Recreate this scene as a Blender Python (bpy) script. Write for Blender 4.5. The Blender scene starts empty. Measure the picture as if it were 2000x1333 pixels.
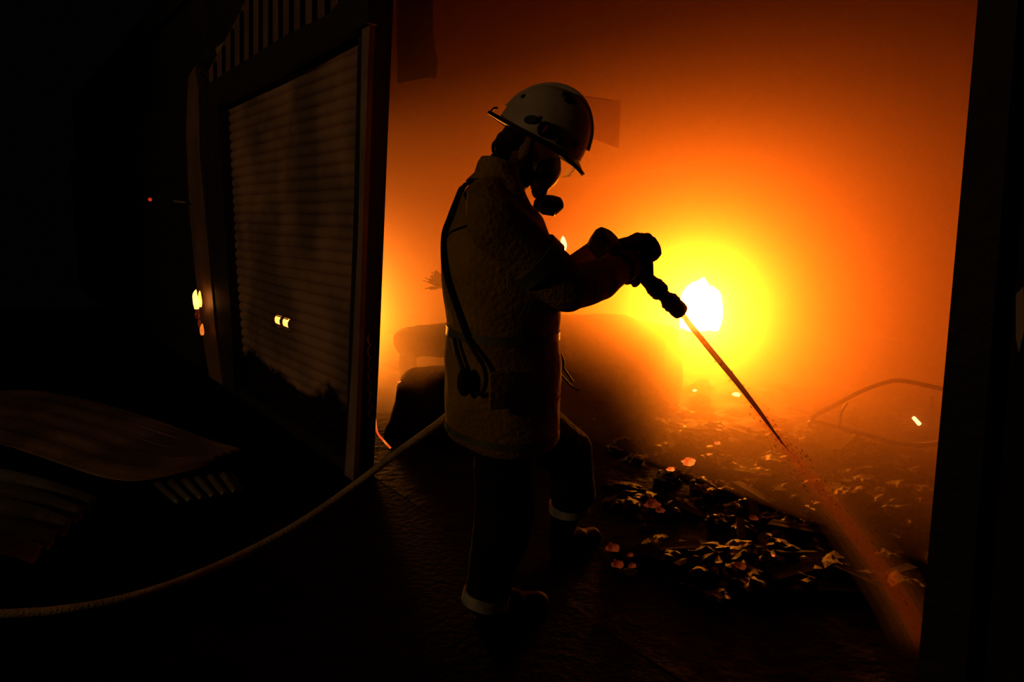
import bpy, bmesh, math, random
from mathutils import Vector, Matrix, noise, Quaternion
random.seed(7)
R = math.radians
sc = bpy.context.scene
C = sc.collection
# ------------------------------------------------------------------ camera, world, lights, exposure
FPX = 1333.0
CAM = Vector((0, 0, 1.39))
PITCH, ROLL = R(9.5), R(1.5)
FWD = Vector((0, math.cos(PITCH), -math.sin(PITCH)))
U0 = Vector((0, math.sin(PITCH), math.cos(PITCH)))
X0 = Vector((1, 0, 0))
RT = math.cos(ROLL) * X0 + math.sin(ROLL) * U0
UP = -math.sin(ROLL) * X0 + math.cos(ROLL) * U0
cd = bpy.data.cameras.new('camera')
cam = bpy.data.objects.new('camera', cd)
C.objects.link(cam)
cd.sensor_width = 36.0
cd.lens = FPX / 2000 * 36
cd.clip_end = 200
cam.matrix_world = Matrix(((RT.x, UP.x, -FWD.x, CAM.x), (RT.y, UP.y, -FWD.y, CAM.y), (RT.z, UP.z, -FWD.z, CAM.z), (0, 0, 0, 1)))
sc.camera = cam
sc.view_settings.view_transform = 'Standard'
sc.view_settings.look = 'None'
sc.view_settings.gamma = 1
sc.view_settings.use_curve_mapping = False
sc.view_settings.exposure = 0.0
SMOKE_S, SMOKE_A, SMOKE_G = .32, .50, .86
sc.cycles.volume_bounces = 1
sc.cycles.max_bounces = 6
sc.cycles.sample_clamp_indirect = 3.0
sc.cycles.use_denoising = True
w = bpy.data.worlds.new('night')
sc.world = w
w.use_nodes = True
w.node_tree.nodes['Background'].inputs[0].default_value = (0.5, 0.55, 0.5, 1)
w.node_tree.nodes['Background'].inputs[1].default_value = 0.0009


def ray(px, py):
    return FWD + RT * ((px - 1000) / FPX) - UP * ((py - 666.5) / FPX)


def Pd(px, py, y):            # point of the world with depth y
    d = ray(px, py)
    return CAM + d * (y / d.y)


def Pf(px, py, z=0.0):        # point on a level plane
    d = ray(px, py)
    return CAM + d * ((z - CAM.z) / d.z)


def Pp(px, py, o, n):         # point on a plane
    d = ray(px, py)
    return CAM + d * ((o - CAM).dot(n) / d.dot(n))


PHI = R(38)
AL = Vector((-math.sin(PHI), math.cos(PHI), 0))     # along the front wall, away from the camera
NN = Vector((math.cos(PHI), math.sin(PHI), 0))      # into the building
OO = Pf(690, 940)


def W(s, h, d=0.0):
    return Vector((OO.x, OO.y, 0)) + AL * s + NN * d + Vector((0, 0, h))


def Pw(px, py, d=0.0):        # pixel on the front wall's plane, pushed in by d
    return Pp(px, py, OO + NN * d, NN)


def sh(p):
    q = p - Vector((OO.x, OO.y, 0))
    return q.dot(AL), q.z, q.dot(NN)


def light(name, kind, loc, energy, col, **k):
    l = bpy.data.lights.new(name, kind)
    l.energy = energy
    l.color = col
    for a, b in k.items():
        setattr(l, a, b)
    o = bpy.data.objects.new(name, l)
    o.location = loc
    C.objects.link(o)
    return o


# the blaze deep in the shed and a second seat of fire further left
FIRE = Pd(1362, 625, 7.2)
FIRE2 = Pd(640, 640, 8.0)
light('blaze_light', 'POINT', FIRE + Vector((0, 0, .12)), 1950, (1, .37, .003), shadow_soft_size=.14)
light('second_blaze_light', 'POINT', FIRE2, 580, (1, .36, .003), shadow_soft_size=.2)
# faint warm fill spot, added and unseen, far left of the camera
so = light('fill_spot', 'SPOT', (-10, -2.5, 4.2), 200, (1, .52, .2), spot_size=R(70), spot_blend=.6, shadow_soft_size=.35)
so.rotation_euler = (Vector((-.9, 3.2, 1.0)) - so.location).to_track_quat('-Z', 'Y').to_euler()


# ------------------------------------------------------------------ materials
def mat(name, col, rough=.7, metal=0.0, col2=None, scale=8, bump=0.0, bscale=30, detail=5, lo=.4, hi=.6, **k):
    m = bpy.data.materials.new(name)
    m.use_nodes = True
    nt = m.node_tree
    b = nt.nodes['Principled BSDF']
    b.inputs['Base Color'].default_value = (*col, 1)
    b.inputs['Roughness'].default_value = rough
    b.inputs['Metallic'].default_value = metal
    tc = nt.nodes.new('ShaderNodeTexCoord')
    if col2:
        n = nt.nodes.new('ShaderNodeTexNoise')
        n.inputs['Scale'].default_value = scale
        n.inputs['Detail'].default_value = detail
        nt.links.new(tc.outputs['Object'], n.inputs['Vector'])
        r = nt.nodes.new('ShaderNodeValToRGB')
        r.color_ramp.elements[0].position = lo
        r.color_ramp.elements[0].color = (*col, 1)
        r.color_ramp.elements[1].position = hi
        r.color_ramp.elements[1].color = (*col2, 1)
        nt.links.new(n.outputs['Fac'], r.inputs[0])
        nt.links.new(r.outputs[0], b.inputs['Base Color'])
    if bump:
        n2 = nt.nodes.new('ShaderNodeTexNoise')
        n2.inputs['Scale'].default_value = bscale
        n2.inputs['Detail'].default_value = 6
        nt.links.new(tc.outputs['Object'], n2.inputs['Vector'])
        bp = nt.nodes.new('ShaderNodeBump')
        bp.inputs['Strength'].default_value = bump
        bp.inputs['Distance'].default_value = .03
        nt.links.new(n2.outputs['Fac'], bp.inputs['Height'])
        nt.links.new(bp.outputs[0], b.inputs['Normal'])
    for a, v in k.items():
        b.inputs[a].default_value = v
    return m


def emit(name, col, strength, col2=None):
    m = bpy.data.materials.new(name)
    m.use_nodes = True
    nt = m.node_tree
    nt.nodes.remove(nt.nodes['Principled BSDF'])
    e = nt.nodes.new('ShaderNodeEmission')
    e.inputs[0].default_value = (*col, 1)
    e.inputs[1].default_value = strength
    if col2:
        tc = nt.nodes.new('ShaderNodeTexCoord')
        n = nt.nodes.new('ShaderNodeTexNoise')
        n.inputs['Scale'].default_value = 18
        nt.links.new(tc.outputs['Object'], n.inputs['Vector'])
        r = nt.nodes.new('ShaderNodeValToRGB')
        r.color_ramp.elements[0].position = .42
        r.color_ramp.elements[0].color = (*col2, 1)
        r.color_ramp.elements[1].position = .6
        r.color_ramp.elements[1].color = (*col, 1)
        nt.links.new(n.outputs['Fac'], r.inputs[0])
        nt.links.new(r.outputs[0], e.inputs[0])
    nt.links.new(e.outputs[0], nt.nodes['Material Output'].inputs[0])
    return m


def volume(name, parts):
    m = bpy.data.materials.new(name)
    m.use_nodes = True
    nt = m.node_tree
    nt.nodes.remove(nt.nodes['Principled BSDF'])
    prev = None
    for kind, col, dens, g in parts:
        n = nt.nodes.new('ShaderNodeVolumeScatter' if kind == 's' else 'ShaderNodeVolumeAbsorption')
        n.inputs['Color'].default_value = (*col, 1)
        n.inputs['Density'].default_value = dens
        if kind == 's':
            n.inputs['Anisotropy'].default_value = g
        if prev:
            a = nt.nodes.new('ShaderNodeAddShader')
            nt.links.new(prev.outputs[0], a.inputs[0])
            nt.links.new(n.outputs[0], a.inputs[1])
            prev = a
        else:
            prev = n
    nt.links.new(prev.outputs[0], nt.nodes['Material Output'].inputs['Volume'])
    return m


M = {}
M['soot_and_shade'] = mat('soot_and_shade', (.008, .007, .006), .75, col2=(.02, .016, .012), scale=3, bump=.4)  # sooty surfaces; on the leaning post's reveal it paints the shade
M['char'] = mat('charred_wood', (.003, .0025, .002), .8, col2=(.014, .010, .007), scale=14, bump=.8, bscale=40, **{'Specular IOR Level': .08})
M['rubble'] = mat('wet_rubble', (.003, .002, .0016), .5, col2=(.02, .014, .009), scale=9, bump=1.0, bscale=26, **{'Specular IOR Level': .13})
M['floor'] = mat('wet_ash_floor', (.002, .0015, .0012), .75, col2=(.007, .005, .003), scale=7, bump=.6, bscale=14, **{'Specular IOR Level': .03})
M['ground'] = mat('ground', (.0025, .0025, .0025), .95, col2=(.006, .0055, .005), scale=4, bump=.5, **{'Specular IOR Level': .05})
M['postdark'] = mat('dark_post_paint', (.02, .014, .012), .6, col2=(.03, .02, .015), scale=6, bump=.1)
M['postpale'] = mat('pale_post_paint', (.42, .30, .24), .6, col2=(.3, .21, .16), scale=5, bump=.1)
M['cladding'] = mat('cladding', (.34, .21, .14), .5, .2, col2=(.24, .15, .10), scale=3, bump=.1)
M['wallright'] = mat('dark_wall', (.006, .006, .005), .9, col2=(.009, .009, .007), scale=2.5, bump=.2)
M['sheet'] = mat('roof_sheet', (.42, .26, .15), .5, .2, col2=(.16, .10, .06), scale=2.2, bump=.15)
M['sheetdark'] = mat('roof_sheet_dark', (.20, .18, .12), .5, .3, col2=(.10, .09, .06), scale=3, bump=.15)
M['coat'] = mat('coat_cloth', (.46, .28, .025), .9, col2=(.30, .18, .02), scale=5, bump=.5, bscale=55, **{'Specular IOR Level': .1})
M['coatdark'] = mat('coat_yoke', (.035, .03, .025), .8, bump=.4, bscale=60)
M['band'] = mat('tape_grey', (.10, .11, .05), .5, col2=(.15, .16, .08), scale=20)
M['hemband'] = mat('tape_trouser', (.5, .5, .4), .45, col2=(.2, .2, .16), scale=20)
M['trousers'] = mat('trouser_cloth', (.012, .011, .012), .9, col2=(.02, .018, .018), scale=8, bump=.5, bscale=50, **{'Specular IOR Level': .05})
M['glove'] = mat('glove_leather', (.03, .018, .012), .7, col2=(.05, .03, .018), scale=12, bump=.5)
M['boot'] = mat('boot_rubber', (.006, .005, .005), .6, bump=.1, **{'Specular IOR Level': .1})
M['skin'] = mat('skin', (.28, .14, .09), .55, col2=(.24, .11, .07), scale=15, bump=.1)
M['hair'] = mat('hair', (.012, .008, .006), .6, bump=1.0, bscale=120)
M['helmet'] = mat('helmet_shell', (.85, .76, .62), .35, col2=(.66, .56, .44), scale=6)
M['black'] = mat('black_rubber', (.008, .007, .007), .5)
M['blackcloth'] = mat('black_webbing', (.010, .009, .009), .8, bump=.3)
M['red'] = mat('red_plastic', (.5, .03, .02), .35)
M['metal'] = mat('worn_metal', (.12, .10, .08), .45, .8, col2=(.05, .04, .035), scale=14)
M['hose'] = mat('hose_canvas', (.62, .46, .22), .8, col2=(.42, .31, .15), scale=12, bump=.4, bscale=90)
M['hulk'] = mat('burnt_upholstery', (.006, .004, .003), .9, col2=(.015, .010, .007), scale=6, bump=.8, bscale=18, **{'Specular IOR Level': .06})
M['ash'] = mat('ash', (.10, .08, .065), .9, col2=(.04, .03, .025), scale=10, bump=.6)
M['flame'] = emit('flame', (1, .52, .10), 40)
_n = M['flame'].node_tree      # flames let light through
_s = _n.nodes.new('ShaderNodeAddShader')
_q = _n.nodes.new('ShaderNodeBsdfTransparent')
_n.links.new(_n.nodes['Emission'].outputs[0], _s.inputs[0])
_n.links.new(_q.outputs[0], _s.inputs[1])
_n.links.new(_s.outputs[0], _n.nodes['Material Output'].inputs[0])
sc.cycles.transparent_max_bounces = 24
M['flame2'] = emit('small_flame', (1, .42, .09), 4, (1, .25, .03))
M['ember'] = emit('ember_glow', (1, .26, .03), .9, (.9, .08, .01))
M['emberred'] = emit('ember_red', (1, .12, .02), .10, (.25, .02, .0))
M['emberhot'] = emit('ember_hot', (1, .45, .14), 8)
M['lens'] = mat('clear_plastic', (1, .95, .9), .12, IOR=1.3)
nt_ = M['lens'].node_tree
_b = nt_.nodes['Principled BSDF']
_t = nt_.nodes.new('ShaderNodeBsdfTransparent')
_t.inputs[0].default_value = (.96, .93, .91, 1)
_x = nt_.nodes.new('ShaderNodeMixShader')
_x.inputs[0].default_value = .035
nt_.links.new(_t.outputs[0], _x.inputs[1])
nt_.links.new(_b.outputs[0], _x.inputs[2])
nt_.links.new(_x.outputs[0], nt_.nodes['Material Output'].inputs[0])


# ------------------------------------------------------------------ helpers
def obj(name, me, m=None, parent=None, smooth=True):
    if isinstance(me, bmesh.types.BMesh):
        bm = me
        bmesh.ops.recalc_face_normals(bm, faces=bm.faces)
        me = bpy.data.meshes.new(name)
        bm.to_mesh(me)
        bm.free()
    o = bpy.data.objects.new(name, me)
    C.objects.link(o)
    if m and not me.materials:
        me.materials.append(m)
    if smooth:
        me.shade_smooth()
        try:
            me.set_sharp_from_angle(angle=R(40))
        except Exception:
            pass
    if parent:
        o.parent = parent
        o.matrix_parent_inverse = parent.matrix_world.inverted() if False else Matrix.Translation(-parent.location)
    return o


def tag(o, label=None, cat=None, group=None, kind=None):
    if label:
        o['label'] = label
    if cat:
        o['category'] = cat
    if group:
        o['group'] = group
    if kind:
        o['kind'] = kind
    return o


def empty(name, loc, *a, **k):
    o = bpy.data.objects.new(name, None)
    o.empty_display_size = .1
    o.location = loc
    C.objects.link(o)
    return tag(o, *a, **k)


def box(bm, c, sx, sy, sz, rot=None, bev=0.0):
    mt = Matrix.Translation(c) @ (rot.to_4x4() if rot else Matrix()) @ Matrix.Diagonal((sx, sy, sz, 1))
    r = bmesh.ops.create_cube(bm, size=1, matrix=mt)
    if bev:
        es = list({e for v in r['verts'] for e in v.link_edges})
        bmesh.ops.bevel(bm, geom=es, offset=bev, segments=2, affect='EDGES', profile=.5)
    return bm


def prism(bm, pts, vec):
    a = [bm.verts.new(p) for p in pts]
    b = [bm.verts.new(p + vec) for p in pts]
    bm.faces.new(a)
    bm.faces.new(b[::-1])
    n = len(pts)
    for i in range(n):
        bm.faces.new((a[i], a[(i + 1) % n], b[(i + 1) % n], b[i]))
    return bm


def basis(d, hint=Vector((0, 0, 1))):
    d = d.normalized()
    x = d.cross(hint)
    if x.length < 1e-3:
        x = d.cross(Vector((1, 0, 0)))
    x.normalize()
    return x, d.cross(x).normalized()


def loft(bm, rings, cap=True):
    vs = [[bm.verts.new(p) for p in r] for r in rings]
    n = len(vs[0])
    for a, b in zip(vs, vs[1:]):
        for i in range(n):
            bm.faces.new((a[i], a[(i + 1) % n], b[(i + 1) % n], b[i]))
    if cap:
        bm.faces.new(vs[0][::-1])
        bm.faces.new(vs[-1])
    return bm


def ell(c, u, v, ru, rv, n=24, p=2.0):
    out = []
    for i in range(n):
        t = 2 * math.pi * i / n
        a, b = math.cos(t), math.sin(t)
        a = math.copysign(abs(a) ** (2 / p), a)
        b = math.copysign(abs(b) ** (2 / p), b)
        out.append(c + u * (a * ru) + v * (b * rv))
    return out


def tube(bm, pts, rad, n=12, cap=True, flat=1.0):
    rings = []
    N = len(pts)
    u = v = None
    for i, p in enumerate(pts):
        d = (pts[min(i + 1, N - 1)] - pts[max(i - 1, 0)]).normalized()
        if u is None:
            u, v = basis(d)
        else:
            u = (u - d * u.dot(d)).normalized()
            v = d.cross(u).normalized()
        r = rad[i] if isinstance(rad, (list, tuple)) else rad
        rings.append(ell(p, u, v, r, r * flat, n))
    return loft(bm, rings, cap)


def spline(pts, k=8):
    out = []
    P = [pts[0]] + list(pts) + [pts[-1]]
    for i in range(1, len(P) - 2):
        for j in range(k):
            t = j / k
            a, b, c, d = P[i - 1], P[i], P[i + 1], P[i + 2]
            out.append(.5 * ((2 * b) + (c - a) * t + (2 * a - 5 * b + 4 * c - d) * t * t + (3 * b - a - 3 * c + d) * t ** 3))
    out.append(P[-2])
    return out


def cap(bm, p0, r0, p1, r1, n=14):
    """rounded, tapering limb"""
    d = (p1 - p0)
    L = d.length
    d.normalize()
    u, v = basis(d)
    rings = []
    for k in range(1, 5):
        t = R(90) * (1 - k / 5)
        rings.append(ell(p0 - d * (r0 * math.sin(t)), u, v, r0 * math.cos(t), r0 * math.cos(t), n))
    for k in range(5):
        f = k / 4
        r = r0 + (r1 - r0) * f
        rings.append(ell(p0 + d * (L * f), u, v, r, r, n))
    for k in range(1, 5):
        t = R(90) * (k / 5)
        rings.append(ell(p1 + d * (r1 * math.sin(t)), u, v, r1 * math.cos(t), r1 * math.cos(t), n))
    return loft(bm, rings)


def ball(bm, c, rx, ry, rz, rot=None, u=18, v=12):
    mt = Matrix.Translation(c) @ (rot.to_4x4() if rot else Matrix()) @ Matrix.Diagonal((rx, ry, rz, 1))
    bmesh.ops.create_uvsphere(bm, u_segments=u, v_segments=v, radius=1, matrix=mt)
    return bm


def melt(name, bm, voxel, m, parent=None, smooth=6, fn=None):
    """overlapping closed shells grown into one continuous surface"""
    bmesh.ops.recalc_face_normals(bm, faces=bm.faces)
    me = bpy.data.meshes.new(name)
    bm.to_mesh(me)
    bm.free()
    t = bpy.data.objects.new('tmp', me)
    C.objects.link(t)
    r = t.modifiers.new('r', 'REMESH')
    r.mode = 'VOXEL'
    r.voxel_size = voxel
    s = t.modifiers.new('s', 'SMOOTH')
    s.factor = .5
    s.iterations = smooth
    dg = bpy.context.evaluated_depsgraph_get()
    me2 = bpy.data.meshes.new_from_object(t.evaluated_get(dg))
    bpy.data.objects.remove(t)
    me2.name = name
    me2.materials.clear()
    if fn:
        nr = [v.normal.copy() for v in me2.vertices]
        for v, q in zip(me2.vertices, nr):
            v.co = v.co + q * fn(v.co)
    return obj(name, me2, m, parent)


def nz(p, s, seed=0.0):
    return noise.noise(Vector((p.x * s + seed, p.y * s, p.z * s)))


# ------------------------------------------------------------------ ground, shed floor
def grid(name, x0, x1, y0, y1, nx, ny, f, m):
    vs, fs = [], []
    for j in range(ny + 1):
        for i in range(nx + 1):
            a = x0 + (x1 - x0) * i / nx
            b = y0 + (y1 - y0) * j / ny
            vs.append(f(a, b))
    for j in range(ny):
        for i in range(nx):
            k = j * (nx + 1) + i
            fs.append((k, k + 1, k + nx + 2, k + nx + 1))
    me = bpy.data.meshes.new(name)
    me.from_pydata(vs, [], fs)
    return obj(name, me, m)


tag(grid('ground', -14, 9, -9, .25, 120, 60, lambda s, d: W(s, (-.004 + .012 * nz(W(s, 0, d), 2.5)) * min(1, max(0, .2 - d) * 3), d), M['ground']), 'dark bare ground outside the shed opening', kind='structure')


def hump(s, d):
    p = W(s, 0, d)
    ramp = min(1, max(0, (d - .35) / 1.6))
    h = .004 * min(1, d) + ramp * (.05 + .07 * nz(p, 1.3) + .07 * abs(nz(p, 3.1, 5)) + .05 * abs(nz(p, 7.0, 9)) + .03 * abs(nz(p, 16.0, 2)))
    c = Vector((FIRE.x, FIRE.y, 0))
    h += .26 * math.exp(-((p - c).length / .75) ** 2)
    return max(h, 0)


tag(grid('floor', -7, 9, .12, 10, 300, 190, lambda s, d: W(s, hump(s, d), d), M['floor']), 'rubble-strewn wet shed floor', kind='structure')

# ------------------------------------------------------------------ shed shell
tag(obj('wall_back', prism(bmesh.new(), [W(-7, -.1, 9.6), W(9, -.1, 9.6), W(9, 3.6, 9.6), W(-7, 3.6, 9.6)], NN * .12), M['soot_and_shade'], smooth=False), 'sooty back wall of the shed', kind='structure')
tag(obj('wall_right', prism(bmesh.new(), [W(-7, -.1, .1), W(-7, -.1, 9.7), W(-7, 3.6, 9.7), W(-7, 3.6, .1)], AL * -.12), M['soot_and_shade'], smooth=False), 'sooty right side wall of the shed', kind='structure')
tag(obj('wall_left', prism(bmesh.new(), [W(9, -.1, .1), W(9, -.1, 9.7), W(9, 3.6, 9.7), W(9, 3.6, .1)], AL * .12), M['soot_and_shade'], smooth=False), 'sooty left side wall of the shed', kind='structure')
tag(obj('ceiling', prism(bmesh.new(), [W(-7, 3.3, .1), W(9, 3.3, .1), W(9, 3.6, 9.7), W(-7, 3.6, 9.7)], Vector((0, 0, .1))), M['soot_and_shade'], smooth=False), 'black scorched ceiling of the shed', kind='structure')


def wpoly(name, pix, d0, thick, m, label, kind='structure', parent=None, cat=None):
    o = obj(name, prism(bmesh.new(), [Pw(x, y, d0) for x, y in pix], NN * thick), m, parent, smooth=False)
    if parent is None:
        tag(o, label, cat, kind=kind)
    return o


# leaning door post: pale front strip, reveal's shade put into a dark colour
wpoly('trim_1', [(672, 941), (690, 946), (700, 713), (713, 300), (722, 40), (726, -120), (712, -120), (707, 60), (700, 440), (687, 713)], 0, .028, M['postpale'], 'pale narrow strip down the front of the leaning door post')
wpoly('trim_2', [(690, 946), (700, 713), (713, 300), (722, 40), (728, -160), (700, -160), (700, 40), (690, 440), (680, 713), (674, 930)], .031, .12, M['soot_and_shade'], 'side of the leaning door post, its shade put into the colour')
# post between shutter and far panel
wpoly('trim_3', [(458, 770), (453, 658), (439, 440), (426, 202), (424, 165), (392, 120), (396, 300), (408, 460), (424, 620), (440, 756)], .0, .1, M['postdark'], 'dark upright post along the far side of the roller shutter')
# pale panel beyond
wpoly('trim_4', [(435, 758), (420, 640), (408, 500), (390, 300), (388, 180), (381, 128), (368, 150), (363, 260), (369, 400), (380, 520), (393, 640), (408, 735)], .03, .06, M['cladding'], 'reddish pale strip of wall beyond the shutter post')
# lintel above the shutter
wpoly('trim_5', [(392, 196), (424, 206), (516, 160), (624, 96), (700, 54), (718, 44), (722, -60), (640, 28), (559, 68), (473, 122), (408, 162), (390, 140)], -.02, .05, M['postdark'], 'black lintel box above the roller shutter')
# wall out to the far left
s0 = sh(Pw(368, 400))[0]
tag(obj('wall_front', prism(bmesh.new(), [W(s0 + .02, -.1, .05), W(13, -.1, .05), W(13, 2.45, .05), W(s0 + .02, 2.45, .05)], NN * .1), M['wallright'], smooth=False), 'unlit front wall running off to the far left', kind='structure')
# wall over everything (gable): cladding with ribs, one panel each
gable = empty('wall_gable', W(1.2, 2.3, 0), kind='structure')
gable['label'] = 'ribbed brown cladding above the shutter lintel'
cut = [(400, 150), (418, 118), (450, 60), (482, -5), (520, -80)]
low = [(400, 168), (473, 126), (559, 72), (642, 34), (735, -14)]


def interp(tab, x):
    for (a, b), (c, d) in zip(tab, tab[1:]):
        if a <= x <= c:
            return b + (d - b) * (x - a) / (c - a)
    return tab[-1][1] if x > tab[-1][0] else tab[0][1]


xs = [404, 421, 438, 455, 473, 491, 510, 529, 549, 570, 592, 616, 641, 668, 697, 728]
for i, (a, b) in enumerate(zip(xs, xs[1:])):
    g = (b - a)
    bm = bmesh.new()
    ta, tb = max(-110, interp(cut, a)), max(-110, interp(cut, b))
    yl = lambda x: interp(low, x) + 6
    pr = [(a, 0.03), (a + g * .12, 0.03), (a + g * .3, -.01), (a + g * .72, -.01), (a + g * .9, .03), (b, .03)]
    top = [Pw(x, ta + (tb - ta) * (x - a) / g, d) for x, d in pr]
    bot = [Pw(x, yl(x), d) for x, d in pr]
    vt = [bm.verts.new(p) for p in top]
    vb = [bm.verts.new(p) for p in bot]
    wt = [bm.verts.new(p + NN * .012) for p in top]
    wb = [bm.verts.new(p + NN * .012) for p in bot]
    for k in range(5):
        bm.faces.new((vt[k], vt[k + 1], vb[k + 1], vb[k]))
        bm.faces.new((wt[k], wb[k], wb[k + 1], wt[k + 1]))
        bm.faces.new((vt[k], wt[k], wt[k + 1], vt[k + 1]))
        bm.faces.new((vb[k], vb[k + 1], wb[k + 1], wb[k]))
    bm.faces.new((vt[0], vb[0], wb[0], wt[0]))
    bm.faces.new((vt[5], wt[5], wb[5], vb[5]))
    obj('cladding_rib', bm, M['cladding'], gable, smooth=False)
# unseen boards added behind lintel, post and cladding to stop firelight leaking
obj('light_stop_board', prism(bmesh.new(), [W(-.02, 2.2, .16), W(13, 2.2, .16), W(13, 3.6, .16), W(-.02, 3.6, .16)], NN * .04), M['soot_and_shade'], gable, smooth=False)
obj('light_stop_board', prism(bmesh.new(), [W(sh(Pw(452, 500, .0))[0], -.1, .165), W(s0 + .6, -.1, .165), W(s0 + .6, 2.3, .165), W(sh(Pw(452, 500, .0))[0], 2.3, .165)], NN * .03), M['soot_and_shade'], gable, smooth=False)
# header above the opening (out of frame) and the dark wall to the right
tag(obj('trim_6', prism(bmesh.new(), [W(0, 3.05, .0), W(-9, 3.05, .0), W(-9, 3.6, .0), W(0, 3.6, .0)], NN * .2), M['soot_and_shade'], smooth=False), 'header over the open doorway', kind='structure')
e0, e1 = (1912, -20), (1789, 1345)
wpoly('trim_7', [e0, e1, (1770, 1560), (1862, 1560), (1884, 1345), (1990, -20), (2010, -300), (1937, -300)], -.03, .16, M['soot_and_shade'], 'dark door post at the right of the opening')
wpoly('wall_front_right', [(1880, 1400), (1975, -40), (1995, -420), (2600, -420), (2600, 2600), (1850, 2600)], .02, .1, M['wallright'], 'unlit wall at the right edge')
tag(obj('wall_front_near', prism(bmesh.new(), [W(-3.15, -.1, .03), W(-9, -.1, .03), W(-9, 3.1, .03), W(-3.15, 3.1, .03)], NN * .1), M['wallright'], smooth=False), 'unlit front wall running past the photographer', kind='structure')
wpoly('latch_plate', [(1984, 575), (1999, 560), (2002, 640), (1990, 690), (1984, 660)], .0, .015, M['postpale'], 'small pale plate on the dark wall at the right edge of the view', kind='thing', cat='plate')

# ------------------------------------------------------------------ roller shutter, slat by slat
door = empty('door_1', W(1.2, 0, .06), kind='structure')
door['label'] = 'roller shutter of narrow horizontal slats left of the opening'
msl = bpy.data.materials.new('shutter_slat')
msl.use_nodes = True
nt = msl.node_tree
b = nt.nodes['Principled BSDF']
geo = nt.nodes.new('ShaderNodeNewGeometry')
sep = nt.nodes.new('ShaderNodeSeparateXYZ')
nt.links.new(geo.outputs['Position'], sep.inputs[0])
n1 = nt.nodes.new('ShaderNodeTexNoise')
n1.inputs['Scale'].default_value = 2.2
n1.inputs['Detail'].default_value = 4
nt.links.new(geo.outputs['Position'], n1.inputs['Vector'])


def mth(op, a, b_=None, c=None):
    n = nt.nodes.new('ShaderNodeMath')
    n.operation = op
    n.use_clamp = False
    for i, x in enumerate((a, b_, c)):
        if x is None:
            continue
        if hasattr(x, 'links'):
            nt.links.new(x, n.inputs[i])
        else:
            n.inputs[i].default_value = x
    return n.outputs[0]


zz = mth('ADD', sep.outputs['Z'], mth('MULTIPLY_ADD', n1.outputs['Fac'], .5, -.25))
rp = nt.nodes.new('ShaderNodeValToRGB')     # dark at the foot with an uneven edge, full slat colour above
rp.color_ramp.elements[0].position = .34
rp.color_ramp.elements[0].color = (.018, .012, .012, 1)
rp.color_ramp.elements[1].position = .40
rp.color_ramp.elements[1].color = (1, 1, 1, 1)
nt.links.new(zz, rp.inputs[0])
n3 = nt.nodes.new('ShaderNodeTexNoise')
n3.inputs['Scale'].default_value = 1.4
n3.inputs['Detail'].default_value = 3
nt.links.new(geo.outputs['Position'], n3.inputs['Vector'])
rp2 = nt.nodes.new('ShaderNodeValToRGB')
rp2.color_ramp.elements[0].position = .42
rp2.color_ramp.elements[0].color = (.28, .20, .13, 1)
rp2.color_ramp.elements[1].position = .62
rp2.color_ramp.elements[1].color = (.72, .47, .28, 1)
nt.links.new(n3.outputs['Fac'], rp2.inputs[0])
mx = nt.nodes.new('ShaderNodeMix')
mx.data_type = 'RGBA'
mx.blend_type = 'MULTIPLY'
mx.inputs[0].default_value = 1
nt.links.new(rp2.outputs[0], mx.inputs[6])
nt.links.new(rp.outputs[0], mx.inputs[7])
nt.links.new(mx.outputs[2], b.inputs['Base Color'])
b.inputs['Roughness'].default_value = .5
b.inputs['Metallic'].default_value = .25
sL, hT = sh(Pw(440, 440, .08))[0] + .04, 2.75
sR = -.03
PIT = .068
hole = [sh(Pw(x, 621, .08)) for x in (541, 552, 556, 568)]
hrow = int(hole[0][1] / PIT)
hs = [h[0] for h in hole]
prof = [(0, 0), (.1, -.014), (.35, -.022), (.65, -.022), (.9, -.012), (1, 0)]


def slat(k):
    bm = bmesh.new()
    segs = [(sR, sL)]
    if k == hrow:
        segs = [(sR, hs[3]), (hs[2], hs[1]), (hs[0], sL)]
    for a, b_ in segs:
        n = max(1, int(abs(b_ - a) / .25))
        wob = .006
        rows = []
        for i in range(n + 1):
            s = a + (b_ - a) * i / n
            bulge = -.03 * math.sin(math.pi * max(0, min(1, (s - sR) / (sL - sR)))) * math.sin(math.pi * min(1, k * PIT / 2.4))
            dd = .10 + bulge + wob * nz(W(s, k * PIT, 0), 1.7)
            rows.append([W(s, k * PIT + t * PIT * 1.06, dd + q) for t, q in prof] + [W(s, k * PIT + t * PIT * 1.06, dd + q + .008) for t, q in prof[::-1]])
        loft(bm, rows)
    return bm


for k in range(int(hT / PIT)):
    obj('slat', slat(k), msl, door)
# cover plates round the two holes in the shutter
hz = (hrow + .5) * PIT
rim = tube(bmesh.new(), [W(hs[0] + .03, hz + .04, .05), W(hs[3] - .03, hz + .04, .05)], .004, 6)
tube(rim, [W(hs[0] + .03, hz - .04, .05), W(hs[3] - .03, hz - .04, .05)], .004, 6)
obj('lock_rim', rim, M['postdark'], door)
obj('bottom_rail', prism(bmesh.new(), [W(sR, -.01, .03), W(sL, -.01, .03), W(sL, .07, .03), W(sR, .07, .03)], NN * .05), M['postdark'], door, smooth=False)


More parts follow.
